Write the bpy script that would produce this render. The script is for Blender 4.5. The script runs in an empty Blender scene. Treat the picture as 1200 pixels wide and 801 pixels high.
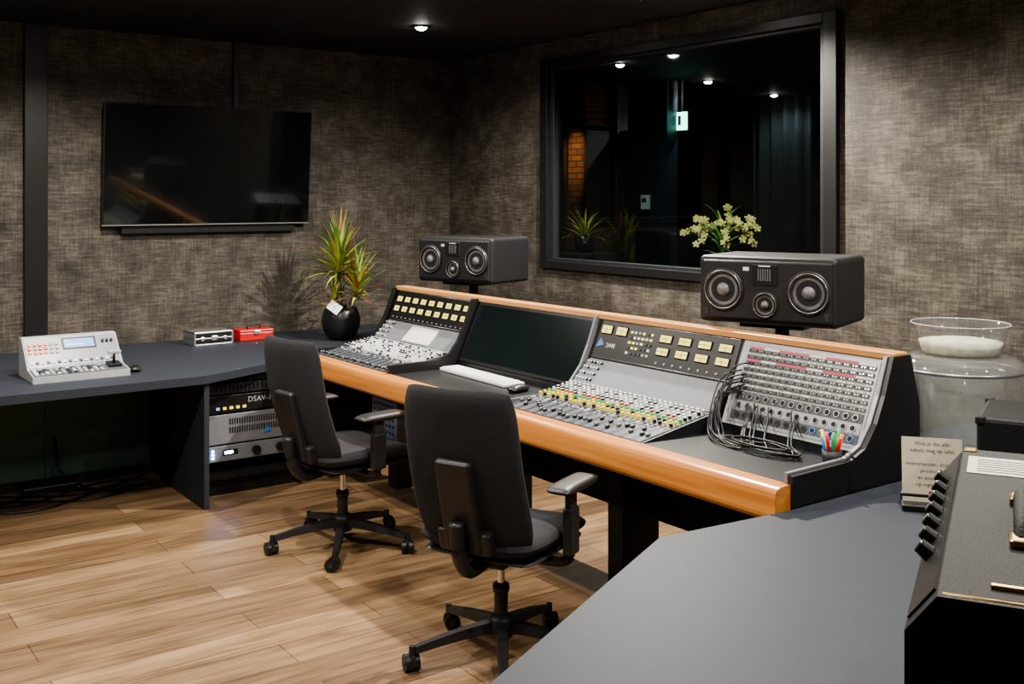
import bpy, bmesh, math, random
from mathutils import Matrix, Vector, Euler
random.seed(7)
S = bpy.context.scene
R = math.radians

# ------------------------------------------------------------------ materials
def nm(name):
    m = bpy.data.materials.new(name); m.use_nodes = True
    nt = m.node_tree; b = nt.nodes['Principled BSDF']
    return m, nt, b
def mat(name, col, rough=.5, metal=0., var=.12, scale=30., bump=0., emit=None, estr=0., coat=0., spec=None):
    m, nt, b = nm(name)
    tc = nt.nodes.new('ShaderNodeTexCoord'); nz = nt.nodes.new('ShaderNodeTexNoise')
    nz.inputs['Scale'].default_value = scale; nz.inputs['Detail'].default_value = 4
    nt.links.new(tc.outputs['Object'], nz.inputs['Vector'])
    rp = nt.nodes.new('ShaderNodeValToRGB')
    rp.color_ramp.elements[0].position = .3; rp.color_ramp.elements[1].position = .7
    rp.color_ramp.elements[0].color = [c*(1-var) for c in col]+[1]
    rp.color_ramp.elements[1].color = [min(1, c*(1+var)) for c in col]+[1]
    nt.links.new(nz.outputs['Fac'], rp.inputs['Fac'])
    nt.links.new(rp.outputs['Color'], b.inputs['Base Color'])
    b.inputs['Roughness'].default_value = rough; b.inputs['Metallic'].default_value = metal
    if coat: b.inputs['Coat Weight'].default_value = coat
    if spec is not None: b.inputs['Specular IOR Level'].default_value = spec
    if bump:
        bp = nt.nodes.new('ShaderNodeBump'); bp.inputs['Strength'].default_value = bump
        bp.inputs['Distance'].default_value = .003
        nt.links.new(nz.outputs['Fac'], bp.inputs['Height']); nt.links.new(bp.outputs['Normal'], b.inputs['Normal'])
    if emit:
        b.inputs['Emission Color'].default_value = list(emit)+[1]; b.inputs['Emission Strength'].default_value = estr
    return m

def wallpaper():
    m, nt, b = nm('woven_wallpaper'); L = nt.links
    geo = nt.nodes.new('ShaderNodeNewGeometry')
    def noise(sc, detail, rough=.6, scale=1.):
        mp = nt.nodes.new('ShaderNodeMapping'); mp.inputs['Scale'].default_value = sc
        L.new(geo.outputs['Position'], mp.inputs['Vector'])
        n = nt.nodes.new('ShaderNodeTexNoise'); n.inputs['Scale'].default_value = scale
        n.inputs['Detail'].default_value = detail; n.inputs['Roughness'].default_value = rough
        L.new(mp.outputs['Vector'], n.inputs['Vector']); return n.outputs['Fac']
    def math_(op, a, c):
        n = nt.nodes.new('ShaderNodeMath'); n.operation = op
        for i, v in enumerate((a, c)):
            if isinstance(v, (int, float)): n.inputs[i].default_value = v
            else: L.new(v, n.inputs[i])
        return n.outputs[0]
    h = noise((7, 7, 75), 6, .7); v = noise((75, 75, 6), 6, .7); big = noise((4, 4, 5), 6, .7); fine = noise((120, 120, 120), 3)
    s = math_('ADD', math_('MULTIPLY', h, .33), math_('MULTIPLY', v, .20))
    s = math_('ADD', s, math_('MULTIPLY', big, .33)); s = math_('ADD', s, math_('MULTIPLY', fine, .14))
    rp = nt.nodes.new('ShaderNodeValToRGB'); e = rp.color_ramp.elements
    e[0].position = .40; e[0].color = (.026, .023, .020, 1)
    e[1].position = .60; e[1].color = (.190, .166, .138, 1)
    x = rp.color_ramp.elements.new(.49); x.color = (.072, .063, .053, 1)
    L.new(s, rp.inputs['Fac']); L.new(rp.outputs['Color'], b.inputs['Base Color'])
    b.inputs['Roughness'].default_value = .6; b.inputs['Specular IOR Level'].default_value = .35
    bp = nt.nodes.new('ShaderNodeBump'); bp.inputs['Strength'].default_value = .4; bp.inputs['Distance'].default_value = .004
    L.new(s, bp.inputs['Height']); L.new(bp.outputs['Normal'], b.inputs['Normal'])
    return m

def planks():
    m, nt, b = nm('oak_planks'); L = nt.links
    geo = nt.nodes.new('ShaderNodeNewGeometry')
    sep = nt.nodes.new('ShaderNodeSeparateXYZ'); L.new(geo.outputs['Position'], sep.inputs[0])
    cb = nt.nodes.new('ShaderNodeCombineXYZ'); L.new(sep.outputs['Y'], cb.inputs['X']); L.new(sep.outputs['X'], cb.inputs['Y'])
    br = nt.nodes.new('ShaderNodeTexBrick'); L.new(cb.outputs[0], br.inputs['Vector'])
    br.offset = .37; br.offset_frequency = 2
    br.inputs['Scale'].default_value = 1; br.inputs['Brick Width'].default_value = 1.25; br.inputs['Row Height'].default_value = .19
    br.inputs['Mortar Size'].default_value = .0022; br.inputs['Mortar Smooth'].default_value = .3
    br.inputs['Color1'].default_value = (.41, .275, .16, 1); br.inputs['Color2'].default_value = (.19, .118, .066, 1)
    br.inputs['Mortar'].default_value = (.08, .045, .025, 1)
    def noise(sc, d, dist=0.):
        mp = nt.nodes.new('ShaderNodeMapping'); mp.inputs['Scale'].default_value = sc
        L.new(geo.outputs['Position'], mp.inputs['Vector'])
        n = nt.nodes.new('ShaderNodeTexNoise'); n.inputs['Scale'].default_value = 1
        n.inputs['Detail'].default_value = d; n.inputs['Distortion'].default_value = dist
        L.new(mp.outputs['Vector'], n.inputs['Vector']); return n
    g = noise((52, 2.6, 1), 8, .5); g2 = noise((9, 1.5, 1), 5, .8)
    ad = nt.nodes.new('ShaderNodeMath'); ad.operation = 'ADD'; L.new(g.outputs['Fac'], ad.inputs[0]); L.new(g2.outputs['Fac'], ad.inputs[1])
    hf = nt.nodes.new('ShaderNodeMath'); hf.operation = 'MULTIPLY'; hf.inputs[1].default_value = .5; L.new(ad.outputs[0], hf.inputs[0])
    rp = nt.nodes.new('ShaderNodeValToRGB'); e = rp.color_ramp.elements
    e[0].position = .38; e[0].color = (.44, .40, .37, 1); e[1].position = .58; e[1].color = (1.1, 1.1, 1.1, 1)
    L.new(hf.outputs[0], rp.inputs['Fac'])
    mx = nt.nodes.new('ShaderNodeMix'); mx.data_type = 'RGBA'; mx.blend_type = 'MULTIPLY'; mx.inputs['Factor'].default_value = .85
    L.new(br.outputs['Color'], mx.inputs['A']); L.new(rp.outputs['Color'], mx.inputs['B'])
    L.new(mx.outputs['Result'], b.inputs['Base Color'])
    b.inputs['Roughness'].default_value = .4
    bp = nt.nodes.new('ShaderNodeBump'); bp.inputs['Strength'].default_value = .25; bp.inputs['Distance'].default_value = .002
    L.new(g.outputs['Fac'], bp.inputs['Height']); L.new(bp.outputs['Normal'], b.inputs['Normal'])
    return m

def woodmat(name, c1, c2, rough=.3):
    m, nt, b = nm(name); L = nt.links
    geo = nt.nodes.new('ShaderNodeNewGeometry'); mp = nt.nodes.new('ShaderNodeMapping')
    mp.inputs['Scale'].default_value = (1.5, 40, 40); L.new(geo.outputs['Position'], mp.inputs['Vector'])
    n = nt.nodes.new('ShaderNodeTexNoise'); n.inputs['Scale'].default_value = 1; n.inputs['Detail'].default_value = 5
    L.new(mp.outputs['Vector'], n.inputs['Vector'])
    rp = nt.nodes.new('ShaderNodeValToRGB'); rp.color_ramp.elements[0].position = .3; rp.color_ramp.elements[1].position = .7
    rp.color_ramp.elements[0].color = list(c1)+[1]; rp.color_ramp.elements[1].color = list(c2)+[1]
    L.new(n.outputs['Fac'], rp.inputs['Fac']); L.new(rp.outputs['Color'], b.inputs['Base Color'])
    b.inputs['Roughness'].default_value = rough; b.inputs['Coat Weight'].default_value = .25
    return m

def glassmat(name, tint=(1, 1, 1), base=.04, edge=.6, haze=0., power=4.):
    m = bpy.data.materials.new(name); m.use_nodes = True; nt = m.node_tree; nt.nodes.clear(); L = nt.links
    o = nt.nodes.new('ShaderNodeOutputMaterial'); mx = nt.nodes.new('ShaderNodeMixShader')
    t = nt.nodes.new('ShaderNodeBsdfTransparent'); t.inputs['Color'].default_value = list(tint)+[1]
    g = nt.nodes.new('ShaderNodeBsdfGlossy'); g.inputs['Roughness'].default_value = .03
    lw = nt.nodes.new('ShaderNodeLayerWeight'); lw.inputs['Blend'].default_value = .5
    pw = nt.nodes.new('ShaderNodeMath'); pw.operation = 'POWER'; pw.inputs[1].default_value = power; L.new(lw.outputs['Facing'], pw.inputs[0])
    ma = nt.nodes.new('ShaderNodeMath'); ma.operation = 'MULTIPLY_ADD'; ma.inputs[1].default_value = edge; ma.inputs[2].default_value = base
    L.new(pw.outputs[0], ma.inputs[0])
    L.new(ma.outputs[0], mx.inputs[0]); L.new(g.outputs[0], mx.inputs[2])
    if haze:
        d = nt.nodes.new('ShaderNodeBsdfDiffuse'); d.inputs['Color'].default_value = (.8, .8, .8, 1)
        m2 = nt.nodes.new('ShaderNodeMixShader'); m2.inputs[0].default_value = haze
        L.new(t.outputs[0], m2.inputs[1]); L.new(d.outputs[0], m2.inputs[2]); L.new(m2.outputs[0], mx.inputs[1])
    else: L.new(t.outputs[0], mx.inputs[1])
    L.new(mx.outputs[0], o.inputs['Surface']); return m

def tilemat():
    m, nt, b = nm('black_ceiling_tiles'); L = nt.links
    geo = nt.nodes.new('ShaderNodeNewGeometry')
    br = nt.nodes.new('ShaderNodeTexBrick'); L.new(geo.outputs['Position'], br.inputs['Vector'])
    br.offset = 0; br.inputs['Scale'].default_value = 1; br.inputs['Brick Width'].default_value = 1.2; br.inputs['Row Height'].default_value = .6
    br.inputs['Mortar Size'].default_value = .010
    br.inputs['Color1'].default_value = (.034, .034, .035, 1); br.inputs['Color2'].default_value = (.022, .022, .023, 1)
    br.inputs['Mortar'].default_value = (.003, .003, .003, 1)
    L.new(br.outputs['Color'], b.inputs['Base Color']); b.inputs['Roughness'].default_value = .7
    return m

def brickmat():
    m, nt, b = nm('red_brick'); L = nt.links
    tc = nt.nodes.new('ShaderNodeTexCoord'); mp = nt.nodes.new('ShaderNodeMapping'); mp.inputs['Rotation'].default_value = (R(90), 0, 0)
    L.new(tc.outputs['Object'], mp.inputs['Vector'])
    br = nt.nodes.new('ShaderNodeTexBrick'); L.new(mp.outputs['Vector'], br.inputs['Vector'])
    br.inputs['Scale'].default_value = 1; br.inputs['Brick Width'].default_value = .16; br.inputs['Row Height'].default_value = .06
    br.inputs['Mortar Size'].default_value = .006
    br.inputs['Color1'].default_value = (.30, .12, .05, 1); br.inputs['Color2'].default_value = (.15, .06, .03, 1); br.inputs['Mortar'].default_value = (.04, .03, .02, 1)
    L.new(br.outputs['Color'], b.inputs['Base Color']); b.inputs['Roughness'].default_value = .9
    return m

WALL = wallpaper(); FLOOR = planks(); CEIL = tilemat(); BRICK = brickmat()
BLACK = mat('satin_black', (.012, .012, .013), .4)
BLACKM = mat('matte_black', (.010, .010, .011), .75)
PLASTIC = mat('black_plastic', (.020, .020, .023), .45, bump=.1, scale=200)
GLOSS = mat('gloss_black_screen', (.004, .005, .006), .1, coat=.6)
GLOSST = mat('teal_black_screen', (.004, .010, .011), .22, coat=.4)
DESK = mat('desk_laminate', (.034, .040, .054), .58, var=.06, scale=60, bump=.05, spec=.3)
DECK = mat('console_black_top', (.014, .015, .018), .4, var=.1)
FAB = mat('charcoal_fabric', (.027, .027, .032), .95, var=.35, scale=350, bump=.6)
RAIL = woodmat('cherry_wood', (.52, .19, .045), (.74, .31, .085))
STRIP = woodmat('light_cherry_wood', (.55, .26, .09), (.70, .37, .15))
SILV = mat('silver_panel', (.24, .25, .275), .38, .25, var=.05)
LGREY = mat('light_grey_panel', (.40, .41, .43), .5, var=.05)
DGREY = mat('dark_grey_panel', (.032, .037, .046), .45, var=.1)
STRIPG = mat('strip_grey', (.11, .122, .145), .45, var=.1)
CHROME = mat('chrome', (.7, .7, .7), .18, 1., var=.03)
ALU = mat('aluminium', (.55, .55, .56), .35, .9, var=.05)
WHITE = mat('white_plastic', (.74, .74, .74), .4, var=.03)
CREAM = mat('meter_face', (.80, .70, .18), .4, var=.05, emit=(1, .85, .2), estr=.4)
RED = mat('red_plastic', (.55, .02, .02), .35); PINK = mat('pink_strip', (.62, .07, .13), .5)
YEL = mat('yellow_cap', (.82, .66, .02), .4); GRN = mat('green_cap', (.06, .38, .10), .4)
BLU = mat('blue_cap', (.05, .22, .6), .4); ORG = mat('orange_plastic', (.8, .25, .04), .4)
PURP = mat('magenta_pen', (.6, .05, .4), .4)
BLUEL = mat('blue_led', (.1, .2, .8), .4, emit=(.15, .35, 1), estr=25)
LCD = mat('lcd_blue', (.1, .2, .5), .3, emit=(.25, .45, .9), estr=.8)
PAPER = mat('paper', (.72, .70, .64), .8, var=.04)
CARD = mat('kraft_card', (.62, .57, .45), .8, var=.05)
INK = mat('ink', (.05, .05, .05), .7)
LEAF = mat('leaf_green', (.12, .25, .05), .4, var=.4, scale=12)
LEAFY = mat('leaf_yellow_green', (.42, .43, .10), .4, var=.3, scale=12)
LEAFR = mat('leaf_red_edge', (.28, .09, .05), .45, var=.3, scale=12)
BARK = mat('bark', (.13, .085, .05), .9, var=.3, bump=.5)
SOIL = mat('soil', (.03, .02, .015), .95, var=.4, bump=.8)
POTM = mat('ceramic_black', (.014, .014, .016), .3)
CONE = mat('speaker_cone', (.15, .15, .16), .4, var=.1)
SPK = mat('speaker_cabinet', (.015, .015, .017), .5, bump=.25, scale=260)
TOLEX = mat('black_tolex', (.010, .010, .011), .58, var=.4, scale=220, bump=.7, spec=.35)
GOLD = mat('gold_metal', (.6, .42, .16), .3, 1.)
GREENP = mat('dark_green_panel', (.045, .10, .07), .5)
GLASSW = glassmat('window_glass', (.80, .85, .85), .05, .5)
GLASSJ = glassmat('clear_acrylic', (.93, .95, .95), .07, .9, .13, 2.5)  # haze: whitish diffuse mixed in to imitate frosted reflections on the jar
GLASSB = glassmat('clear_glass', (.97, .98, .98), .05, .8, .05)
LAMP = mat('lamp_glow', (1, 1, 1), .5, emit=(1, .95, .86), estr=110)
EXITM = mat('exit_sign_glow', (.3, .8, .6), .5, emit=(.35, 1, .8), estr=5)
PETAL = mat('orchid_petal', (.42, .37, .12), .6, var=.2)
DARKW = mat('dark_room_paint', (.024, .027, .030), .6)
CURT = mat('dark_curtain', (.014, .016, .018), .9)
OAKD = mat('dark_wood_post', (.07, .045, .028), .5)

# ------------------------------------------------------------------ mesh builder
class M:
    def __init__(s, name):
        s.name = name; s.v = []; s.f = []; s.mi = []; s.sm = []; s.mats = []; s.T = Matrix.Identity(4)
    def add(s, vs, fs, m, smooth=False, T=None):
        if m not in s.mats: s.mats.append(m)
        k = s.mats.index(m); o = len(s.v); A = s.T @ T if T is not None else s.T
        s.v += [tuple(A @ Vector(p)) for p in vs]
        for f in fs: s.f.append([i+o for i in f]); s.mi.append(k); s.sm.append(smooth)
        return s
    def bm(s, bm, m, smooth, T):
        bm.verts.index_update()
        s.add([v.co[:] for v in bm.verts], [[v.index for v in f.verts] for f in bm.faces], m, smooth, T); bm.free()
    def box(s, lo, hi, m, bev=0., seg=2, T=None, smooth=False):
        c = [(a+b)/2 for a, b in zip(lo, hi)]; d = [abs(b-a) for a, b in zip(lo, hi)]
        if bev <= 0:
            x0, y0, z0 = [c[i]-d[i]/2 for i in range(3)]; x1, y1, z1 = [c[i]+d[i]/2 for i in range(3)]
            vs = [(x0,y0,z0),(x1,y0,z0),(x1,y1,z0),(x0,y1,z0),(x0,y0,z1),(x1,y0,z1),(x1,y1,z1),(x0,y1,z1)]
            return s.add(vs, [(0,3,2,1),(4,5,6,7),(0,1,5,4),(1,2,6,5),(2,3,7,6),(3,0,4,7)], m, smooth, T)
        bm = bmesh.new(); bmesh.ops.create_cube(bm, size=1)
        for v in bm.verts: v.co = Vector([v.co[i]*d[i]+c[i] for i in range(3)])
        bmesh.ops.bevel(bm, geom=bm.edges[:]+bm.verts[:], offset=min(bev, min(d)*.49), segments=seg, affect='EDGES', profile=.5)
        s.bm(bm, m, smooth, T); return s
    def cyl(s, c, r, h, m, r2=None, seg=20, T=None, axis='z', smooth=True):
        r2 = r if r2 is None else r2
        vs = []; 
        for z, rr in ((0, r), (h, r2)):
            for i in range(seg):
                a = 2*math.pi*i/seg; vs.append((rr*math.cos(a), rr*math.sin(a), z))
        A = Matrix.Translation(c) @ {'z': Matrix.Identity(4), 'x': Matrix.Rotation(R(90), 4, 'Y'), 'y': Matrix.Rotation(R(-90), 4, 'X')}[axis]
        if T is not None: A = T @ A
        s.add(vs, [(i, (i+1) % seg, seg+(i+1) % seg, seg+i) for i in range(seg)], m, smooth, A)
        s.add(vs[:seg], [tuple(reversed(range(seg)))], m, False, A); s.add(vs[seg:], [tuple(range(seg))], m, False, A)
        return s
    def lathe(s, prof, m, T=None, seg=32, smooth=True):
        vs = []; n = len(prof)
        for r, z in prof:
            for i in range(seg):
                a = 2*math.pi*i/seg; vs.append((r*math.cos(a), r*math.sin(a), z))
        fs = [(j*seg+i, j*seg+(i+1) % seg, (j+1)*seg+(i+1) % seg, (j+1)*seg+i) for j in range(n-1) for i in range(seg)]
        return s.add(vs, fs, m, smooth, T)
    def prism(s, poly, lo, hi, m, axis='z', T=None, smooth=False):
        n = len(poly)
        def P(a, b, t): return {'z': (a, b, t), 'x': (t, a, b), 'y': (a, t, b)}[axis]
        vs = [P(a, b, lo) for a, b in poly]+[P(a, b, hi) for a, b in poly]
        fs = [tuple(range(n)), tuple(range(2*n-1, n-1, -1))]+[(i, n+i, n+(i+1) % n, (i+1) % n) for i in range(n)]
        bm = bmesh.new(); bv = [bm.verts.new(p) for p in vs]
        for f in fs: bm.faces.new([bv[i] for i in f])
        bmesh.ops.recalc_face_normals(bm, faces=bm.faces); s.bm(bm, m, smooth, T); return s
    def tube(s, pts, r, m, seg=8, sub=6, T=None, r2=None):
        P = [Vector(p) for p in pts]; Q = []
        if sub > 1 and len(P) > 2:
            for i in range(len(P)-1):
                p0 = P[max(i-1, 0)]; p1 = P[i]; p2 = P[i+1]; p3 = P[min(i+2, len(P)-1)]
                for k in range(sub):
                    t = k/sub
                    Q.append(.5*((2*p1)+(p2-p0)*t+(2*p0-5*p1+4*p2-p3)*t*t+(3*p1-p0-3*p2+p3)*t**3))
            Q.append(P[-1])
        else: Q = P
        vs = []; n = len(Q); up = Vector((0, 0, 1))
        for i, q in enumerate(Q):
            d = (Q[min(i+1, n-1)]-Q[max(i-1, 0)]).normalized()
            if abs(d.dot(up)) > .97: a = d.cross(Vector((1, 0, 0))).normalized()
            else: a = d.cross(up).normalized()
            b = a.cross(d); rr = r if r2 is None else r+(r2-r)*i/(n-1)
            for k in range(seg):
                t = 2*math.pi*k/seg; vs.append(tuple(q+a*rr*math.cos(t)+b*rr*math.sin(t)))
        fs = [(j*seg+i, (j+1)*seg+i, (j+1)*seg+(i+1) % seg, j*seg+(i+1) % seg) for j in range(n-1) for i in range(seg)]
        fs += [tuple(range(seg)), tuple(range((n-1)*seg+seg-1, (n-1)*seg-1, -1))]
        return s.add(vs, fs, m, True, T)
    def pillow(s, W, H, t, m, T=None, n=14, fn=None, p=8, taper=0.):
        vs = []; N = n+1
        for side in (1, -1):
            for j in range(N):
                for i in range(N):
                    u = -1+2*i/n; v = -1+2*j/n
                    u = math.sin(u*math.pi/2); v = math.sin(v*math.pi/2)
                    e = max(0, (1-abs(u)**p))**.5*max(0, (1-abs(v)**p))**.5
                    x = W*u*(1-.10*abs(v)**6)*(1-taper*(v+1)/2); y = H*v*(1-.06*abs(u)**6); z = side*t*e
                    if fn: z += fn(u, v)
                    vs.append((x, y, z))
        fs = []
        for k in (0, 1):
            o = k*N*N
            for j in range(n):
                for i in range(n):
                    q = (o+j*N+i, o+j*N+i+1, o+(j+1)*N+i+1, o+(j+1)*N+i); fs.append(q if k == 0 else q[::-1])
        return s.add(vs, fs, m, True, T)
    def text(s, body, size, m, T, align='LEFT'):
        cu = bpy.data.curves.new('t', 'FONT'); cu.body = body; cu.size = size; cu.align_x = align; cu.resolution_u = 2
        ob = bpy.data.objects.new('t', cu); S.collection.objects.link(ob)
        dg = bpy.context.evaluated_depsgraph_get(); me = ob.evaluated_get(dg).to_mesh()
        s.add([v.co[:] for v in me.vertices], [list(p.vertices) for p in me.polygons], m, False, T)
        ob.evaluated_get(dg).to_mesh_clear(); bpy.data.objects.remove(ob); bpy.data.curves.remove(cu); return s
    def build(s, loc=(0, 0, 0), rot=0.):
        me = bpy.data.meshes.new(s.name)
        me.from_pydata(s.v, [], s.f)
        for m in s.mats: me.materials.append(m)
        me.polygons.foreach_set('material_index', s.mi); me.polygons.foreach_set('use_smooth', s.sm)
        me.validate(); me.update()
        ob = bpy.data.objects.new(s.name, me); S.collection.objects.link(ob)
        ob.location = loc; ob.rotation_euler = (0, 0, rot)
        return ob

def Tr(x, y, z, rx=0, ry=0, rz=0):
    return Matrix.Translation((x, y, z)) @ Euler((R(rx), R(ry), R(rz))).to_matrix().to_4x4()

# ------------------------------------------------------------------ room
CH = 2.845; XR = 7.95; YB = -6.2
M('floor').box((-3.2, YB-.15, -.1), (XR+.15, 6.6, 0), FLOOR).build()
M('ceiling').box((-3.2, YB-.15, CH), (XR+.15, 6.6, CH+.1), CEIL).build()
M('wall_left').box((-.15, YB-.15, 0), (0, 0, CH), WALL).build()
M('wall_right').box((XR, YB-.15, 0), (XR+.15, .2, CH), WALL).build()
M('wall_back').box((0, YB-.15, 0), (XR, YB, CH), WALL).build()
W0, W1, WZ0, WZ1 = 1.25, 3.80, 1.23, 2.715
WT = .11
w = M('wall_front')
w.box((-.15, 0, 0), (W0+.02, WT, CH), WALL).box((W1-.02, 0, 0), (XR, WT, CH), WALL)
w.box((W0+.02, 0, 0), (W1-.02, WT, WZ0+.02), WALL).box((W0+.02, 0, WZ1-.02), (W1-.02, WT, CH), WALL).build()
f = M('window_1')
def frame(o, x0, x1, z0, z1, wd, wz, y0, y1, m, bev=.003):
    o.box((x0, y0, z0), (x0+wd, y1, z1), m, bev); o.box((x1-wd, y0, z0), (x1, y1, z1), m, bev)
    o.box((x0+wd, y0, z0), (x1-wd, y1, z0+wz), m, bev); o.box((x0+wd, y0, z1-wz), (x1-wd, y1, z1), m, bev)
frame(f, W0, W1, WZ0, WZ1, .085, .055, -.03, .02, BLACK)
frame(f, W0+.02, W1-.02, WZ0+.02, WZ1-.02, .105, .055, .0, .06, PLASTIC)
f.box((W0+.11, .040, WZ0+.06), (W1-.11, .046, WZ1-.06), GLASSW)
f.build()
M('trim_1').box((0, -3.215, .75), (.035, -3.077, CH), BLACK, .003).build()
M('trim_2').box((0, -1.835, 2.0), (.02, -1.795, CH), BLACK, .003).build()
M('baseboard_front').box((0, -.018, 0), (XR, 0, .08), BLACK, .003).build()

# other room beyond the glass
M('wall_far').box((-3.2, 6.4, 0), (XR, 6.6, CH), DARKW).build()
M('wall_far_left').box((-3.2, .2, 0), (-3.05, 6.4, CH), DARKW).build()
c = M('brick_pillar'); c.box((-.13, -.15, 0), (.13, .15, CH), BRICK)
for x in (-.19, .13): c.box((x, -.17, 0), (x+.05, .15, 2.45), OAKD)
c.box((-.19, -.17, 2.40), (.18, .15, 2.46), OAKD); c.build((-.86, 2.2, 0))
c = M('pleated_curtain')
n = 140
vs = []
for i in range(n+1):
    x = 4.2*i/n; y = .05*math.sin(i*1.1)
    vs += [(x, y, .02), (x, y, CH)]
c.add(vs, [(2*i, 2*i+2, 2*i+3, 2*i+1) for i in range(n)], CURT, True)
c.build((-.85, 4.65, 0))
e = M('exit_sign'); e.box((-.09, -.015, -.085), (.09, .0, .085), EXITM, .004).box((-.095, .0, -.09), (.095, .03, .09), BLACK).box((-.01, .0, .08), (.01, .02, CH-2.457), BLACK)
e.box((-.02, -.018, -.04), (.02, -.014, .05), WHITE); e.build((.14, 2.5, 2.457))
e = M('wall_thermostat'); e.box((-.05, -.02, -.07), (.05, .02, .07), WHITE, .006).box((-.03, -.024, 0), (.03, -.02, .04), INK); e.build((-.215, 2.38, 1.69))
e = M('dark_partition'); e.box((-.62, 2.4, 0), (.05, 2.48, 2.4), DARKW); e.box((-.66, 2.36, 0), (-.60, 2.5, CH), OAKD); e.box((.03, 2.36, 0), (.10, 2.5, CH), DGREY); e.build()

def downlight(x, y, power, ang=160, warm=(1, .93, .82), dz=.05, soft=.03):
    d = M('ceiling_downlight')
    d.lathe([(.036, -.004), (.042, -.010), (.056, -.008), (.060, 0), (.03, 0)], BLACK, seg=24)
    d.lathe([(0, -.026), (.018, -.024), (.033, -.014), (.038, -.002)], LAMP, seg=24)
    ob = d.build((x, y, CH))
    if power:
        L = bpy.data.lights.new('downlight_lamp', 'SPOT'); L.energy = power; L.spot_size = R(ang); L.spot_blend = .6
        L.shadow_soft_size = soft; L.color = warm
        lo = bpy.data.objects.new('lamp', L); S.collection.objects.link(lo); lo.parent = ob; lo.location = (0, 0, -dz)
for p in [(1.377, -1.094, 45), (1.5, -3.0, 130), (1.5, -5.0, 70), (3.0, -.68, 390), (3.4, -3.2, 150), (5.3, -1.1, 120), (5.6, -2.9, 100), (3.4, -5.0, 90), (7.0, -1.2, 60), (7.1, -3.2, 35)]:
    downlight(p[0], p[1], p[2])
for p in [(.70, 1.234, 30), (.237, 2.766, 30), (-.256, 4.30, 20)]:
    downlight(p[0], p[1], p[2], warm=(.75, .95, 1))
def warm_spot(x, y, z, tx, ty, tz, p, a=60, col=(1, .7, .4)):
    b = M('accent_fill_spot'); b.cyl((0, 0, -.10), .03, .085, BLACK); b.cyl((0, 0, -.015), .05, .015, BLACK)
    o2 = b.build((x, y, CH))
    L = bpy.data.lights.new('accent_fill_lamp', 'SPOT'); L.energy = p; L.spot_size = R(a); L.spot_blend = .8; L.color = col; L.shadow_soft_size = .04
    o = bpy.data.objects.new('lamp', L); S.collection.objects.link(o); o.parent = o2; o.location = (0, 0, -.12)
    o.rotation_euler = (Vector((tx, ty, tz))-Vector((x, y, CH-.12))).to_track_quat('-Z', 'Y').to_euler()
warm_spot(-.80, 1.45, CH, -.86, 2.05, 2.15, 45, 34)
warm_spot(2.3, .45, CH, 2.05, 1.0, 1.5, 30, 50, (1, .9, .7))  # fill spot added to brighten the orchid, no known fixture here
warm_spot(-.1, .9, CH, -.22, 1.6, 1.4, 25, 40, (1, .9, .7))  # extra spot, put in only to lift the yucca's brightness

# ------------------------------------------------------------------ TV
t = M('wall_television')
t.T = Tr(.085, -2.016, 1.955, 0, 4.5, 0)
t.box((-.02, -.737, -.41), (.015, .737, .41), BLACK, .004)
t.box((.015, -.728, -.398), (.017, .728, .402), GLOSS)
t.box((.014, -.737, -.41), (.0185, .737, -.402), ALU)
t.box((-.04, -.45, -.38), (-.02, .45, .1), BLACKM, .005)
t.T = Matrix.Identity(4)
t.box((0, -2.62, 1.49), (.05, -1.38, 1.545), BLACKM, .004)
t.box((0, -2.3, 1.7), (.045, -1.7, 2.1), BLACKM, .004)
t.build()

# ------------------------------------------------------------------ desks
DZ = .75
d = M('corner_desk')
d.prism([(.012, -4.9), (1.57, -4.9), (1.57, -2.60), (1.36, -2.13), (1.55, -1.95), (1.55, -.02), (.012, -.02)], DZ-.045, DZ, DESK)
d.box((.95, -2.585, 0), (1.53, -2.555, DZ-.045), DESK, .002)
d.box((.50, -4.9, 0), (.53, -2.585, DZ-.045), GREENP)
d.box((.53, -4.9, 0), (.54, -2.585, .06), BLACK)
for yy in (-3.2, -3.9): d.box((.53, yy, .06), (.533, yy+.006, DZ-.045), BLACK)
d.box((1.40, -4.9, .0), (1.43, -4.87, DZ-.045), DESK)
d.build()
d = M('side_desk')
d.prism([(5.09, -1.98), (5.04, -2.49), (5.50, -3.40), (5.78, -3.95), (7.3, -3.95), (7.3, -.02), (4.7, -.02), (4.7, -1.24), (5.09, -1.24)], DZ-.045, DZ, DESK)
d.box((5.9, -3.85, 0), (5.95, -3.0, DZ-.045), DESK); d.box((5.12, -2.4, 0), (5.16, -1.3, DZ-.045), BLACKM)
d.box((7.2, -3.9, 0), (7.25, -.1, DZ-.045), DESK); d.box((4.75, -.6, 0), (4.8, -.1, DZ-.045), DESK)
d.build()

r = M('equipment_rack')
X = 1.33
r.box((.75, -2.52, 0), (X, -2.50, .70), BLACKM).box((.75, -1.93, 0), (X, -1.91, .70), BLACKM)
r.box((.75, -2.5, .0), (.77, -1.93, .70), BLACKM).box((.77, -2.5, .10), (X, -1.93, .13), BLACKM).box((.77, -2.5, .0), (X-.04, -1.93, .10), BLACK)
r.box((.77, -2.5, .66), (X, -1.93, .70), BLACKM)
def unit(z0, z1, m):
    r.box((.85, -2.495, z0), (X-.01, -1.935, z1), m, .003)
unit(.59, .65, DGREY); unit(.48, .58, BLACK); unit(.30, .47, SILV); unit(.20, .29, SILV)
for i in range(14): r.box((X-.012, -2.44+.025*i, .60), (X-.005, -2.43+.025*i, .64), BLACK)
for i in range(5): r.box((X-.012, -2.44+.04*i, .50), (X-.004, -2.42+.04*i, .515), LCD if i == 0 else CREAM)
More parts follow.
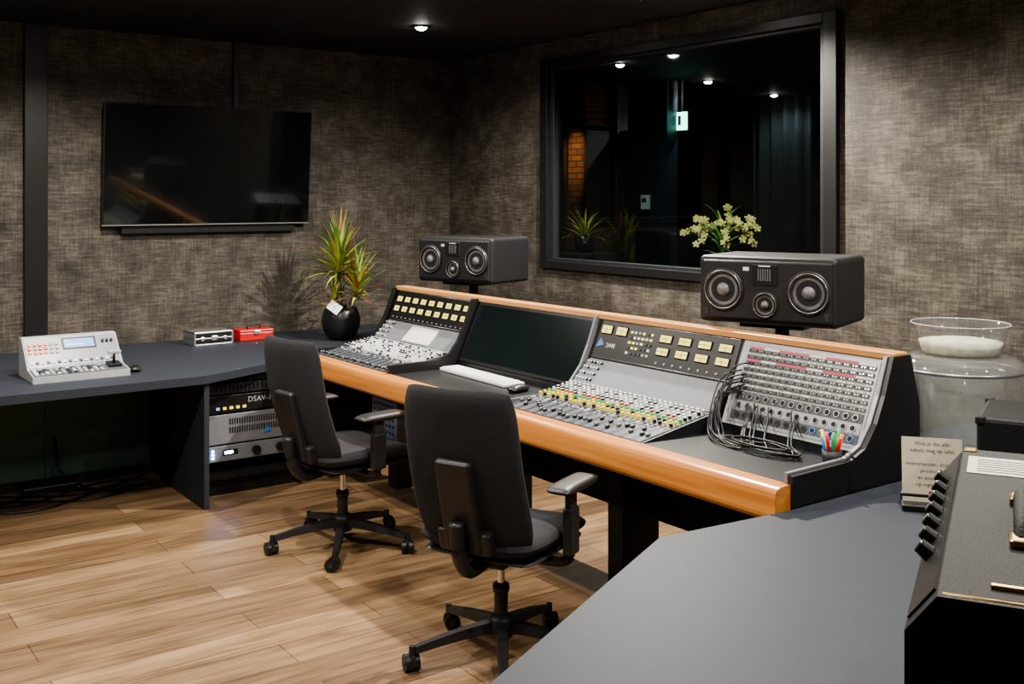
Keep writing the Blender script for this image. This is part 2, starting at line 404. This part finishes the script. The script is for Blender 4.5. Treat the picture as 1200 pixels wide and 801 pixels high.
for i in range(26):
    for z in (.36, .41): r.box((X-.012, -2.36+.015*i, z), (X-.006, -2.354+.015*i, z+.035), BLACK)
for i in range(3):
    r.cyl((X-.012, -2.46, .225+.02*i), .007, .008, BLUEL, axis='x', seg=8)
r.box((X-.011, -2.40, .235), (X-.006, -2.31, .265), BLACK); r.box((X-.008, -2.39, .242), (X-.004, -2.34, .258), BLUEL)
r.prism([(0, 0), (.05, .014), (.018, .04)], 0, .004, BLU, T=Tr(X-.008, -2.15, .335, 90, 0, 90))
r.cyl((X-.012, -2.05, .245), .025, .03, BLACK, axis='x'); r.cyl((X-.012, -2.2, .245), .025, .03, BLACK, axis='x')
r.text('DSAV-1', .045, LGREY, Tr(X-.006, -2.25, .53, 90, 0, 90))
r.build()

# ------------------------------------------------------------------ mixing console
K = M('mixing_console')
YF = -1.95
def body(x0, x1, flat):
    if flat: p = [(YF, .70), (YF, .82), (-1.53, .82), (-1.53, .85), (-1.385, 1.165), (-1.33, 1.165), (-1.27, 1.0), (-1.27, .62), (-1.5, .62)]
    else: p = [(YF, .70), (YF, .82), (-1.57, .885), (-1.46, .99), (-1.385, 1.165), (-1.33, 1.165), (-1.27, 1.0), (-1.27, .62), (-1.5, .62)]
    K.prism(p, x0, x1, DECK, 'x')
SX = [1.60, 2.47, 3.50, 4.38, 5.06]
for i in range(4): body(SX[i], SX[i+1], i in (1, 3))
def fr(x0, ya, za, yb, zb, lift=0.):
    v = Vector((0, yb-ya, zb-za)); L = v.length; v.normalize(); u = Vector((1, 0, 0)); n = u.cross(v)
    o = Vector((x0, ya, za))+n*lift
    T = Matrix(((u.x, v.x, n.x, o.x), (u.y, v.y, n.y, o.y), (u.z, v.z, n.z, o.z), (0, 0, 0, 1)))
    return T, L
prof = []
for k in range(13):
    a = R(90+180*k/12)
    prof.append((-1.985-.045*abs(math.cos(a))**.55, .765+.058*math.copysign(abs(math.sin(a))**.55, math.sin(a))))
prof = [(YF, .823)]+prof+[(YF, .707)]
K.prism(prof, 1.58, 5.075, RAIL, 'x', smooth=False)
K.box((1.58, -1.40, 1.165), (5.075, -1.325, 1.19), STRIP, .004)
def cheek(x0, x1, grow, m, full=True):
    p = [(YF-.005, .68), (YF-.005, .835+grow), (-1.66, .84+grow), (-1.58, .87+grow), (-1.50-grow, .96), (-1.455-grow, 1.05), (-1.405-grow, 1.18), (-1.32, 1.18), (-1.265, 1.0), (-1.265, .60), (-1.5, .60)]
    K.prism(p, x0, x1, m, 'x')
cheek(1.575, 1.60, .012, BLACK); cheek(2.47, 2.495, .03, BLACK); cheek(5.062, 5.083, .015, BLACK)
cheek(5.048, 5.062, .022, SILV); cheek(3.488, 3.50, .01, SILV)
for x0 in (1.7, 2.75, 3.7, 4.8):
    K.box((x0, -1.52, 0), (x0+.10, -1.30, .64), BLACKM, .004)
K.box((1.62, -1.36, .30), (5.0, -1.34, .64), BLACKM)
K.box((1.62, -1.9, .66), (5.04, -1.5, .71), BLACKM)
# perforated power-supply box hung below the left bay
K.box((2.02, -1.80, .34), (2.30, -1.52, .66), SILV, .004)
for i in range(7):
    for j in range(7): K.box((2.045+.034*i, -1.803, .37+.036*j), (2.06+.034*i, -1.799, .385+.036*j), BLACK)
def knob(T, x, y, r, h, m, cap=None):
    K.cyl((x, y, 0), r, h, m, r2=r*.82, seg=10, T=T)
    if cap: K.cyl((x, y, h), r*.7, .0015, cap, seg=8, T=T)
def fader_section(x0, x1, style):
    w = x1-x0
    T, L = fr(x0, YF, .82, -1.57, .885)
    K.box((.012, .006, 0), (w-.012, L-.004, .003), DGREY, T=T)
    n = 28; cw = (w-.03)/n
    T2, _ = fr(x0, YF, .82, -1.57, .885, .003)
    for i in range(n):
        cx = .015+cw*(i+.5)
        K.box((cx-cw*.46, .010, 0), (cx+cw*.46, .15, .0012), STRIPG if i % 2 else DGREY, T=T2)
        K.box((cx-.0012, .02, .001), (cx+.0012, .125, .002), BLACK, T=T2)
        fy = .045+.06*random.random() if style else .03+.01*random.random()
        K.box((cx-.006, fy-.010, .002), (cx+.006, fy+.010, .012), BLACK if i % 3 else STRIPG, .002, 1, T=T2)
        K.box((cx-.006, fy-.0012, .012), (cx+.006, fy+.0012, .0128), WHITE, T=T2)
        for j in range(3): K.box((cx-.005, .135+.012*j, 0), (cx+.005, .142+.012*j, .004), random.choice([WHITE, STRIPG, LGREY, DGREY]), T=T2)
        K.box((cx-cw*.46, .175, 0), (cx+cw*.46, L-.008, .0012), STRIPG if style else SILV, T=T2)
        for j in range(8):
            y = .188+.0255*j
            if y > L-.012: break
            if style:
                m = [[YEL, YEL, BLACK], [BLACK, YEL, YEL], [GRN, GRN, YEL], [RED, WHITE, BLACK], [BLACK, WHITE], [WHITE, LGREY], [WHITE, BLACK, LGREY], [LGREY, WHITE]][j]
                knob(T2, cx, y, .0085, .014, random.choice(m), WHITE if j > 2 else None)
            else:
                knob(T2, cx, y, .008, .012, random.choice([BLACK, LGREY, WHITE, WHITE]), WHITE)
    T, L = fr(x0, -1.57, .885, -1.46, .99, .0)
    K.box((.012, .004, 0), (w-.012, L-.004, .004), SILV, T=T)
    T3, _ = fr(x0, -1.57, .885, -1.46, .99, .004)
    for i in range(5):
        for j in range(4): knob(T3, .03+.022*i, .03+.032*j, .007, .010, random.choice([BLACK, LGREY]), WHITE)
    if not style:
        K.box((.33, .02, 0), (.62, L-.02, .006), WHITE, .002, T=T3)
        K.box((.34, .028, .006), (.61, L-.028, .0065), PAPER, T=T3)
    T, L = fr(x0, -1.46, .99, -1.385, 1.165)
    K.box((.008, .003, 0), (w-.008, L-.003, .005), BLACK, T=T)
    T4, _ = fr(x0, -1.46, .99, -1.385, 1.165, .005)
    K.tube([(.012, .008, .001), (w-.012, .008, .001)], .0015, ALU, seg=6, sub=1, T=T4)
    K.tube([(.012, L-.008, .001), (w-.012, L-.008, .001)], .0015, ALU, seg=6, sub=1, T=T4)
    def meter(x, y, mw, mh):
        K.box((x-mw/2-.004, y-mh/2-.004, 0), (x+mw/2+.004, y+mh/2+.004, .005), BLACKM, .001, 1, T=T4)
        K.box((x-mw/2, y-mh/2, .005), (x+mw/2, y+mh/2, .006), CREAM, T=T4)
        K.box((x-mw*.4, y-.001, .006), (x+mw*.4, y+.001, .0065), INK, T=T4)
        K.box((x-.0012, y-mh*.45, .006), (x+.0012, y+mh*.25, .0066), INK, T=T4)
    if style:
        for i in range(2): meter(.075+.10*i, .142, .065, .036)
        for i in range(4):
            for j in range(2): meter(.46+.115*i, .138-.058*j, .066, .030)
        for i in range(6):
            for j in range(5): K.box((.235+.026*i, .045+.024*j, 0), (.249+.026*i, .055+.024*j, .004), random.choice([CREAM, WHITE, LGREY, DGREY, DGREY]), T=T4)
        K.prism([(0, 0), (.05, .014), (.018, .045)], 0, .002, BLU, T=T4 @ Tr(.03, .055, 0))
        K.text('2448', .03, WHITE, T4 @ Tr(.095, .06, .001))
        for i in range(8): K.cyl((.44+.05*i, .028, 0), .005, .004, LGREY, seg=8, T=T4)
    else:
        for i in range(9):
            for j in range(2): meter(.065+.092*i, .135-.06*j, .055, .030)
        for i in range(16): K.cyl((.05+.05*i, .022, 0), .004, .004, LGREY, seg=8, T=T4)
fader_section(SX[0], SX[1], False)
fader_section(SX[2], SX[3], True)
T, L = fr(SX[1]+.03, -1.53, .85, -1.385, 1.165)
K.box((0, .006, 0), (.985, L-.004, .010), BLACK, .003, T=T)
K.box((.02, .022, .010), (.965, L-.02, .011), GLOSST, T=T)
# patch bay
T, L = fr(SX[3]+.01, -1.53, .85, -1.385, 1.165)
w = SX[4]-SX[3]-.02
K.box((0, .0, 0), (w, L, .006), LGREY, .002, T=T)
T5, _ = fr(SX[3]+.01, -1.53, .85, -1.385, 1.165, .006)
K.box((.03, .012, 0), (w-.03, L-.014, .003), SILV, T=T5)
for k in range(7):
    y0 = L-.040-.0255*k
    K.box((.04, y0-.012, .003), (w-.04, y0+.002, .006), BLACK, T=T5)
    for i in range(48):
        x = .046+(w-.095)*i/47
        K.cyl((x, y0-.005, .006), .003, .002, CHROME if i % 3 else BLACKM, seg=6, T=T5)
        if k in (0, 2) : K.box((x-.005, y0+.003, .003), (x+.005, y0+.012, .0045), (PINK if (i//6) % 3 != 1 else WHITE), T=T5)
        else: K.box((x-.005, y0+.004, .003), (x+.005, y0+.011, .0045), random.choice([WHITE, LGREY, LGREY]), T=T5)
for k in range(3):
    y0 = .118-.038*k
    K.box((.04, y0-.017, .003), (w-.04, y0+.017, .005), (SILV if k == 1 else DGREY), T=T5)
    for i in range(14):
        x = .07+(w-.14)*i/13
        K.cyl((x, y0, .005), .013, .003, CHROME if k < 2 else BLU if i > 8 else BLACK, seg=14, T=T5); K.cyl((x, y0, .008), .009, .001, BLACKM, seg=12, T=T5)
K.build()

k = M('computer_keyboard'); k.box((-.31, -.06, 0), (.31, .06, .018), WHITE, .006)
for j in range(5):
    for i in range(24): k.box((-.295+.0247*i, -.05+.020*j, .018), (-.275+.0247*i, -.034+.020*j, .023), WHITE, .001, 1)
k.build((2.85, -1.63, .821), R(-2))
def mouse(x, y, z, rz, m=BLACK):
    o = M('computer_mouse'); o.pillow(.03, .055, .018, m, T=Tr(0, 0, .014), n=8, p=2.4, fn=lambda u, v: .004*(1-u*u)); o.box((-.024, -.045, 0), (.024, .045, .01), m, .008); o.cyl((-.003, .02, .03), .006, .006, DGREY, axis='x', seg=10)
    o.build((x, y, z), rz)
mouse(3.27, -1.70, .821, R(10)); mouse(1.18, -2.86, DZ, R(80))

c = M('patch_cables')
for i in range(9):
    x0 = 4.42+.05*random.random(); z0 = .95+.15*random.random()
    x1 = 4.52+.27*random.random()
    yo = -1.53+.145*(z0-.85)/.315-.02
    yo2 = -1.53+.145*(.93-.85)/.315-.02
    c.tube([(x0, yo, z0), (x0-.05, yo-.07, z0-.04), (x0-.04+.1*random.random(), -1.62-.05*random.random(), .85), (x0+.15, -1.68-.06*random.random(), .828), (x1+.10, -1.70+.06*random.random(), .828), (x1+.05, -1.62, .85), (x1, yo2-.03, .90), (x1-.02, yo2, .93+.02*random.random())], .0035, BLACK, seg=6)
for i in range(5):
    a = random.random()*6
    cx, cy = 4.66+.1*random.random(), -1.68
    c.tube([(cx+.13*math.cos(a+t*.8)*(1+.1*math.sin(t*3)), cy+.05*math.sin(a+t*.8), .826+.006*i) for t in range(9)], .0035, BLACK, seg=6)
c.build()
p = M('pen_cup'); p.lathe([(0, .001), (.032, .001), (.034, .05), (.030, .05), (.028, .006), (0, .006)], DGREY)
for i, m in enumerate([RED, ORG, GRN, BLU, PURP, YEL, BLU, RED, GRN]):
    a = i*.7; p.tube([(.012*math.cos(a), .012*math.sin(a), .008), (.035*math.cos(a), .035*math.sin(a), .095+.01*(i % 3))], .006, m, seg=8, sub=1)
p.build((4.985, -1.63, .821))

# ------------------------------------------------------------------ speakers
def speaker(x, y, rot):
    W, H, D = .60, .285, .40; z0 = 1.20
    s = M('studio_monitor_speaker')
    s.box((-W/2, 0, 0), (W/2, D, H), SPK, .022, 4)
    s.box((-W/2+.02, -.008, .018), (W/2-.02, .01, H-.018), PLASTIC, .008, 2)
    def driver(cx, cz, r, cone):
        T = Tr(cx, -.008, cz, 90)
        s.lathe([(r*1.10, 0), (r*1.12, .006), (r*1.0, .009), (r*.97, .004)], PLASTIC, T=T, seg=40)
        s.lathe([(r*1.0, .009), (r*.985, .011), (r*.96, .009)], ALU, T=T, seg=40)
        s.lathe([(r*.97, .002), (r*.91, .010), (r*.84, .009), (r*.80, .001)], BLACKM, T=T, seg=40)
        s.lathe([(r*.80, .002), (r*.36, -.004), (r*.34, .001), (r*.28, .012), (r*.14, .018), (0.0005, .020)], CONE, T=T, seg=40)
        for i in range(8):
            a = i*math.pi/4; s.cyl((r*1.06*math.cos(a), r*1.06*math.sin(a), .007), .003, .002, CHROME, seg=6, T=T)
    driver(-.185, H/2, .082, True); driver(.185, H/2, .082, True); driver(0, .085, .050, True)
    s.box((-.055, -.014, .165), (.055, -.004, .255), BLACK, .006)
    for i in range(6): s.box((-.028+.010*i, -.016, .185), (-.024+.010*i, -.012, .235), CONE)
    s.box((-.095, -.011, .225), (-.07, -.008, .24), WHITE)
    s.box((-.025, -.0155, .244), (.025, -.0135, .249), WHITE)
    for i, xx in enumerate((-.26, .26)): s.box((xx-.008, -.011, .03), (xx+.008, -.008, .06), DGREY, .002)
    s.box((-.14, .06, -.02), (.14, .34, 0), BLACK, .004); s.cyl((0, .2, -1.18), .03, 1.165, BLACK)
    s.box((-.17, .03, -1.20), (.17, .37, -1.18), BLACK, .005)
    s.build((x, y, z0), R(rot))
speaker(1.70, -1.05, 18); speaker(4.32, -1.19, 20)

# ------------------------------------------------------------------ chairs
def chair(x, y, rot, base=.35):
    c = M('office_chair')
    for i in range(5):
        a = 2*math.pi*i/5+base
        T = Matrix.Rotation(a, 4, 'Z')
        n = 8; vs = []
        for k in range(n+1):
            t = k/n; rr = .035+.30*t; z = .125-.045*t**1.5; hw = .026-.010*t; hh = .020-.008*t
            vs += [(rr, -hw, z-hh), (rr, hw, z-hh), (rr, hw*.75, z+hh), (rr, -hw*.75, z+hh)]
        fs = [(4*k+j, 4*k+4+j, 4*k+4+(j+1) % 4, 4*k+(j+1) % 4)[::-1] for k in range(n) for j in range(4)]+[(0, 1, 2, 3), (4*n+3, 4*n+2, 4*n+1, 4*n)]
        c.add(vs, fs, PLASTIC, False, T)
        cx = .345; ca = a+random.uniform(-1, 1); C = Tr(cx*math.cos(a), cx*math.sin(a), 0) @ Matrix.Rotation(ca, 4, 'Z')
        c.cyl((0, 0, .05), .012, .045, PLASTIC, T=C, seg=12)
        for sx in (-.027, .006): c.cyl((sx, -.012, .031), .031, .021, BLACK, T=C, seg=22, axis='x')
        c.box((-.008, -.03, .02), (.008, .02, .062), PLASTIC, .005, T=C)
        c.cyl((-.03, -.012, .031), .012, .06, DGREY, T=C, seg=12, axis='x')
    c.lathe([(.0, .085), (.045, .085), (.05, .11), (.048, .15), (.035, .165), (0, .165)], PLASTIC)
    c.cyl((0, 0, .16), .026, .11, PLASTIC); c.cyl((0, 0, .27), .014, .14, CHROME)
    c.lathe([(.0, .25), (.03, .25), (.033, .265), (.03, .28), (0, .28)], PLASTIC, seg=16)
    h = .44
    c.box((-.09, -.14, h-.06), (.09, .10, h-.01), PLASTIC, .012)
    c.tube([(.05, .02, h-.04), (.2, .04, h-.04), (.25, .05, h-.045)], .006, PLASTIC, seg=8)
    c.pillow(.235, .235, .012, PLASTIC, T=Tr(0, .03, h-.005), p=10)
    c.pillow(.25, .25, .042, FAB, T=Tr(0, .03, h+.035), p=6, fn=lambda u, v: .018*u*u-(.03*max(0, v-.3)**2))
    c.tube([(0, -.10, h-.04), (0, -.22, h-.045), (0, -.285, h+.02), (0, -.31, h+.15)], .028, PLASTIC, seg=10)
    tilt = 14
    B = Matrix.Translation((0, -.275, h+.325)) @ Matrix.Rotation(R(90+tilt), 4, 'X')
    c.pillow(.245, .305, .024, FAB, T=B, p=12, n=18, taper=.04, fn=lambda u, v: -.035*u*u+.012*math.cos(v*2.4))
    c.box((-.075, -.29, .02), (.075, .06, .062), PLASTIC, .014, 3, T=B)
    c.box((-.11, -.30, .0), (.11, -.21, .052), PLASTIC, .014, 3, T=B)
    for sgn in (-1, 1):
        X = .295*sgn
        c.tube([(.08*sgn, 0, h-.035), (.22*sgn, 0, h-.04), (X-.01*sgn, 0, h-.02), (X, 0, h+.03)], .018, PLASTIC, seg=8)
        c.box((X-.018, -.038, h+.0), (X+.018, .038, h+.17), PLASTIC, .008)
        c.box((X-.012, -.028, h+.15), (X+.012, .028, h+.235), DGREY, .005)
        c.pillow(.050, .135, .018, PLASTIC, T=Tr(X, .02, h+.25), p=5, n=12)
    c.build((x, y, 0), R(rot))
chair(2.53, -2.24, 8, .55); chair(4.02, -2.33, 24, .25)

# ------------------------------------------------------------------ plant
def blade(o, base, az, el, L, wd, droop, m, me=None, T=None):
    n = 7; vs = []; p = Vector(base)
    side = Vector((-math.sin(az), math.cos(az), 0))
    for k in range(n+1):
        t = k/n; w = wd*(math.sin(math.pi*min(1, .18+.82*t))**.7 if t < 1 else 0)*(1 if t < .3 else (1-(t-.3)/.7*.9))
        e = el-droop*t*t
        if k: p = p+Vector((math.cos(e)*math.cos(az), math.cos(e)*math.sin(az), math.sin(e)))*(L/n)
        nrm = Vector((-math.sin(e)*math.cos(az), -math.sin(e)*math.sin(az), math.cos(e)))
        vs += [tuple(p+side*w+nrm*w*.35), tuple(p), tuple(p-side*w+nrm*w*.35)]
    fs = []
    for k in range(n): fs += [(3*k, 3*k+1, 3*k+4, 3*k+3), (3*k+1, 3*k+2, 3*k+5, 3*k+4)]
    o.add(vs, fs, m, True, T)
pl = M('potted_dracaena')
pl.lathe([(0, .0), (.075, .0), (.105, .03), (.13, .09), (.135, .14), (.120, .20), (.105, .225), (.098, .225), (.11, .19), (.0, .19)], POTM, seg=40)
pl.lathe([(0, .195), (.105, .193)], SOIL)
pl.tube([(0, 0, .18), (-.01, -.01, .38), (-.03, .0, .58)], .014, BARK, seg=8)
pl.tube([(.03, .02, .18), (.07, .05, .28), (.09, .08, .40)], .012, BARK, seg=8)
pl.tube([(-.02, -.02, .18), (-.03, -.02, .25), (-.02, -.03, .30)], .010, BARK, seg=8)
for (bx, by, bz, n, LL) in [(-.03, .0, .55, 100, .38), (.09, .08, .40, 54, .30), (-.02, -.03, .30, 30, .22)]:
    for i in range(n):
        t = i/n; az = i*2.399+random.uniform(-.2, .2); el = R(5+80*t+random.uniform(-8, 8))
        m = random.choice([LEAF, LEAF, LEAFY, LEAFY, LEAFY, LEAFR]) if t > .3 else random.choice([LEAF, LEAFR, LEAFY, LEAFY])
        blade(pl, (bx, by, bz-.12+.14*t), az, el, LL*random.uniform(.75, 1.05), .014, R(32)*(1-t*.7), m)
pl.box((-.045, -.002, -.035), (.045, .002, .035), WHITE, T=Tr(.10, -.10, .235, -30, 35, 50))
pl.build((.64, -1.30, DZ))

# ------------------------------------------------------------------ left desk items
m = M('broadcast_control_panel')
HW = .25
m.prism([(-.16, 0), (.20, 0), (.20, .035), (.06, .055), (-.10, .21), (-.16, .21)], -HW, HW, LGREY, 'y')
def fx(xa, za, xb, zb, lift=0):
    v = Vector((xb-xa, 0, zb-za)); v.normalize(); u = Vector((0, 1, 0)); n = u.cross(v); o = Vector((xa, 0, za))+n*lift
    return Matrix(((u.x, v.x, n.x, o.x), (u.y, v.y, n.y, o.y), (u.z, v.z, n.z, o.z), (0, 0, 0, 1)))
A = fx(.20, .035, .06, .055); Bq = fx(.06, .055, -.10, .21)
m.box((-HW+.01, .006, 0), (HW-.01, .134, .003), STRIPG, T=A)
for i in range(13):
    for j in range(4): m.box((-.235+.028*i, .015+.028*j, .003), (-.217+.028*i, .033+.028*j, .010), random.choice([WHITE, LGREY, DGREY, LGREY]), .001, 1, T=A)
m.box((-HW+.01, .008, 0), (HW-.01, .21, .003), SILV, T=Bq)
m.box((-.05, .12, .003), (.13, .20, .005), BLACK, T=Bq); m.box((-.04, .13, .005), (.12, .19, .0055), LCD, T=Bq); m.box((-.03, .145, .0055), (.06, .155, .006), WHITE, T=Bq)
for i in range(6):
    for j in range(3): m.box((-.23+.028*i, .10+.028*j, .003), (-.212+.028*i, .118+.028*j, .009), [ORG, RED, ORG][j] if i < 4 else LGREY, .001, 1, T=Bq)
for i in range(16): m.box((-.23+.028*i, .03, .003), (-.214+.028*i, .045, .008), DGREY if i % 2 else WHITE, T=Bq)
for i in range(3): m.cyl((.165+.024*i, .16, .003), .008, .014, BLACK, seg=12, T=Bq)
m.box((.15, .05, 0), (.22, .13, .02), BLACK, .004, T=A)
m.tube([(.185, .09, .02), (.185, .09, .075)], .007, BLACK, seg=10, sub=1, T=A)
m.box((.15, .075, .07), (.22, .105, .09), LGREY, .006, T=A)
m.build((1.10, -3.17, DZ))

b = M('aluminium_flight_case')
b.box((-.09, -.135, 0), (.09, .135, .085), BLACK, .004)
for z in (0, .040, .078): b.box((-.093, -.138, z), (.093, .138, z+.009), ALU, .002)
for yy in (-.138, .126): b.box((-.093, yy, 0), (.093, yy+.012, .087), ALU, .002)
b.box((-.085, -.13, .087), (.085, .13, .090), ALU, .001)
b.box((.09, -.02, .03), (.10, .02, .06), CHROME, .003)
for yy in (-.08, .08): b.box((.09, yy-.012, .03), (.098, yy+.012, .055), CHROME, .002)
b.build((.30, -2.12, DZ), R(4))
b = M('red_toolbox')
b.box((-.07, -.12, 0), (.07, .12, .06), RED, .008); b.box((-.072, -.122, .058), (.072, .122, .078), RED, .008)
b.tube([(0, -.045, .078), (0, -.04, .10), (0, .04, .10), (0, .045, .078)], .006, BLACK, seg=8)
b.box((.07, -.02, .045), (.08, .02, .07), CHROME, .002)
b.build((.30, -1.80, DZ), R(-3))

c = M('power_cables')
for k in range(5):
    x0 = .70+.05*k; pts = [(x0+.12*math.sin(i*1.3+k*2), -4.4+.22*i, .008) for i in range(9)]
    c.tube(pts, .006, BLACK, seg=6)
c.tube([(.56, -3.15, .3), (.60, -3.12, .1), (.7, -3.0, .01), (.9, -2.85, .008), (.8, -2.7, .008)], .007, BLACK, seg=6)
c.box((.62, -3.35, 0), (.68, -3.05, .045), BLACK, .006)
c.box((.60, -3.95, 0), (.68, -3.85, .06), BLACK, .006)
c.build()

# ------------------------------------------------------------------ right side items
j = M('acrylic_drink_dispenser')
j.lathe([(.205, .004), (.222, .02), (.224, .35), (.218, .38), (.19, .400), (.16, .407), (.0, .407)], GLASSJ, seg=56)
j.lathe([(.0, .0), (.215, .0), (.220, .015), (.207, .02), (.0, .012)], GLASSJ, seg=56)
j.lathe([(.224, .35), (.228, .356), (.224, .362)], ALU, seg=56)
j.lathe([(.224, .015), (.227, .02), (.224, .025)], ALU, seg=56)
j.lathe([(.155, .02), (.155, .345), (.15, .35), (0, .352)], GLASSJ, seg=48)
j.build((5.08, -1.005, DZ))
bw = M('glass_bowl')
bw.lathe([(.0, .0), (.13, .0), (.14, .01), (.155, .07), (.168, .11), (.172, .112)], GLASSB, seg=48)
bw.lathe([(.170, .111), (.1715, .113), (.1725, .111)], LGREY, seg=48)
bw.lathe([(.0, .004), (.130, .004), (.135, .012), (.145, .045), (.10, .052), (0, .056)], mat('sugar_cream', (.50, .48, .38), .9, var=.2, bump=.6), seg=48)
bw.build((5.08, -1.005, DZ+.408))
s = M('menu_card_holder')
s.box((-.095, -.05, 0), (.095, .05, .02), BLACK, .004); s.box((-.095, .00, .02), (.095, .03, .045), BLACK, .004)
T = Tr(0, 0, .02, 78)
s.box((-.09, .0, -.003), (.09, .20, .003), CARD, T=T)
for i, l in enumerate(['Wist je dat alle', 'kabels mag op tafel', '', 'instrumenten, drankjes', 'producten', 'en apparaten', 'op eigen risico', '']):
    s.text(l, .017, INK, T @ Tr(0, .175-.021*i, .0036), 'CENTER')
s.prism([(0, -.012), (.013, .004), (.006, .011), (0, .005), (-.006, .011), (-.013, .004)], 0, .001, RED, T=T @ Tr(0, .025, .0036))
s.build((5.345, -1.60, DZ), R(38))

a = M('guitar_amplifier')
a.prism([(0, 0), (.34, 0), (.34, .515), (.035, .515), (0, .47)], 0, .78, TOLEX, 'y')
Tk = Tr(0, 0, .47) @ Matrix.Rotation(math.atan2(.045, .035), 4, 'Y').inverted()
a.box((.004, .03, 0), (.053, .75, .003), BLACK, T=Tk)
for i in range(7):
    a.cyl((.026, .22+.066*i, .003), .012, .018, BLACK, r2=.010, T=Tk, seg=18); a.cyl((.026, .22+.066*i, .021), .007, .0015, CHROME, T=Tk, seg=16)
for y in (-.002, .754):
    a.box((.315, y, .49), (.343, y+.028, .518), GOLD, .005)
a.box((.034, .756, .495), (.058, .783, .518), GOLD, .004)
a.tube([(.04, .012, .514), (.33, .012, .514)], .003, GOLD, seg=6, sub=1)
a.box((.09, .05, .515), (.28, .059, .520), GOLD, .001)
HX = .125
a.tube([(HX, .24, .518), (HX, .27, .535), (HX, .34, .542), (HX, .41, .535), (HX, .44, .518)], .011, TOLEX, seg=10)
for y in (.235, .445): a.box((HX-.016, y-.020, .515), (HX+.016, y+.020, .526), GOLD, .004)
a.box((.045, .60, .515), (.26, .72, .5165), PAPER)
for i in range(6): a.box((.06, .615+.016*i, .5165), (.24-.02*(i % 3), .619+.016*i, .517), INK)
a.box((.03, -.004, .03), (.31, .0, .42), BLACKM)
for x in (.04, .30):
    for y in (.05, .73): a.cyl((x, y, -.012), .018, .012, BLACK)
a.build((6.533, -3.54, DZ+.012), R(28.7))

a = M('instrument_case')
a.box((0, 0, .01), (.55, .34, .34), TOLEX, .012); a.box((-.003, -.003, .19), (.553, .343, .20), BLACK, .002)
a.box((.2, -.012, .21), (.34, 0, .23), BLACK, .004)
for x in (0, .53):
    for y in (0, .32): a.box((x-.004, y-.004, .32), (x+.024, y+.024, .344), BLACKM, .006); a.cyl((x+.01, y+.01, 0), .015, .012, BLACK)
a.build((5.56, -1.72, DZ), R(25))

# ------------------------------------------------------------------ plants in the other room
o = M('orchid_plant'); o.lathe([(0, 0), (.06, 0), (.08, .14), (.075, .14), (0, .12)], POTM)
for k in range(7):
    az = k*.9; q1 = random.uniform(.36, .50); pts = [(0, 0, .12), (.04*math.cos(az), .04*math.sin(az), .3), (.16*math.cos(az), .12*math.sin(az), q1), (.30*math.cos(az), .18*math.sin(az), q1-.03)]
    o.tube(pts, .004, LEAF, seg=6)
    for q in range(8):
        t = q/7; c0 = Vector(pts[2]).lerp(Vector(pts[3]), t)+Vector((random.uniform(-.03, .03), random.uniform(-.03, .03), random.uniform(-.12, .07)))
        for b_ in range(5):
            an = b_*2*math.pi/5; o.pillow(.009, .014, .002, PETAL, T=Matrix.Translation(c0) @ Tr(0, 0, 0, random.uniform(50, 100), 0, random.uniform(0, 60)) @ Matrix.Rotation(an, 4, 'Z') @ Tr(0, .014, 0), n=4, p=2)
for i in range(26): blade(o, (0, 0, .12+.01*i), i*2.4, R(20+2*i), .27, .013, R(60), LEAF)
o.build((2.05, 1.0, 1.141))
M('display_plinth').box((-.3, -.2, 0), (.3, .2, 1.14), DARKW, .004).build((2.05, 1.0, 0))
o = M('potted_yucca'); o.lathe([(0, 0), (.08, 0), (.10, .15), (.09, .15), (0, .13)], POTM)
for i in range(40): blade(o, (0, 0, .13), i*2.4, R(10+75*i/40), .34, .012, R(40), LEAFY)
o.build((-.20, 1.6, 1.231)); M('display_plinth').box((-.25, -.2, 0), (.25, .2, 1.23), DARKW, .004).build((-.20, 1.6, 0))

# ------------------------------------------------------------------ camera / world
cam = bpy.data.cameras.new('camera'); co = bpy.data.objects.new('camera', cam); S.collection.objects.link(co)
cam.sensor_width = 36; cam.lens = 36.9; cam.shift_y = -.1404; cam.clip_start = .05
co.location = (7.248, -4.616, 1.73); co.rotation_euler = (R(90), 0, R(54.1)); S.camera = co
wd = bpy.data.worlds.new('world'); S.world = wd; wd.use_nodes = True
wd.node_tree.nodes['Background'].inputs[0].default_value = (.02, .02, .022, 1)
S.view_settings.view_transform = 'AgX'
try: S.view_settings.look = 'AgX - Medium High Contrast'
except Exception: pass
S.view_settings.exposure = 0.4
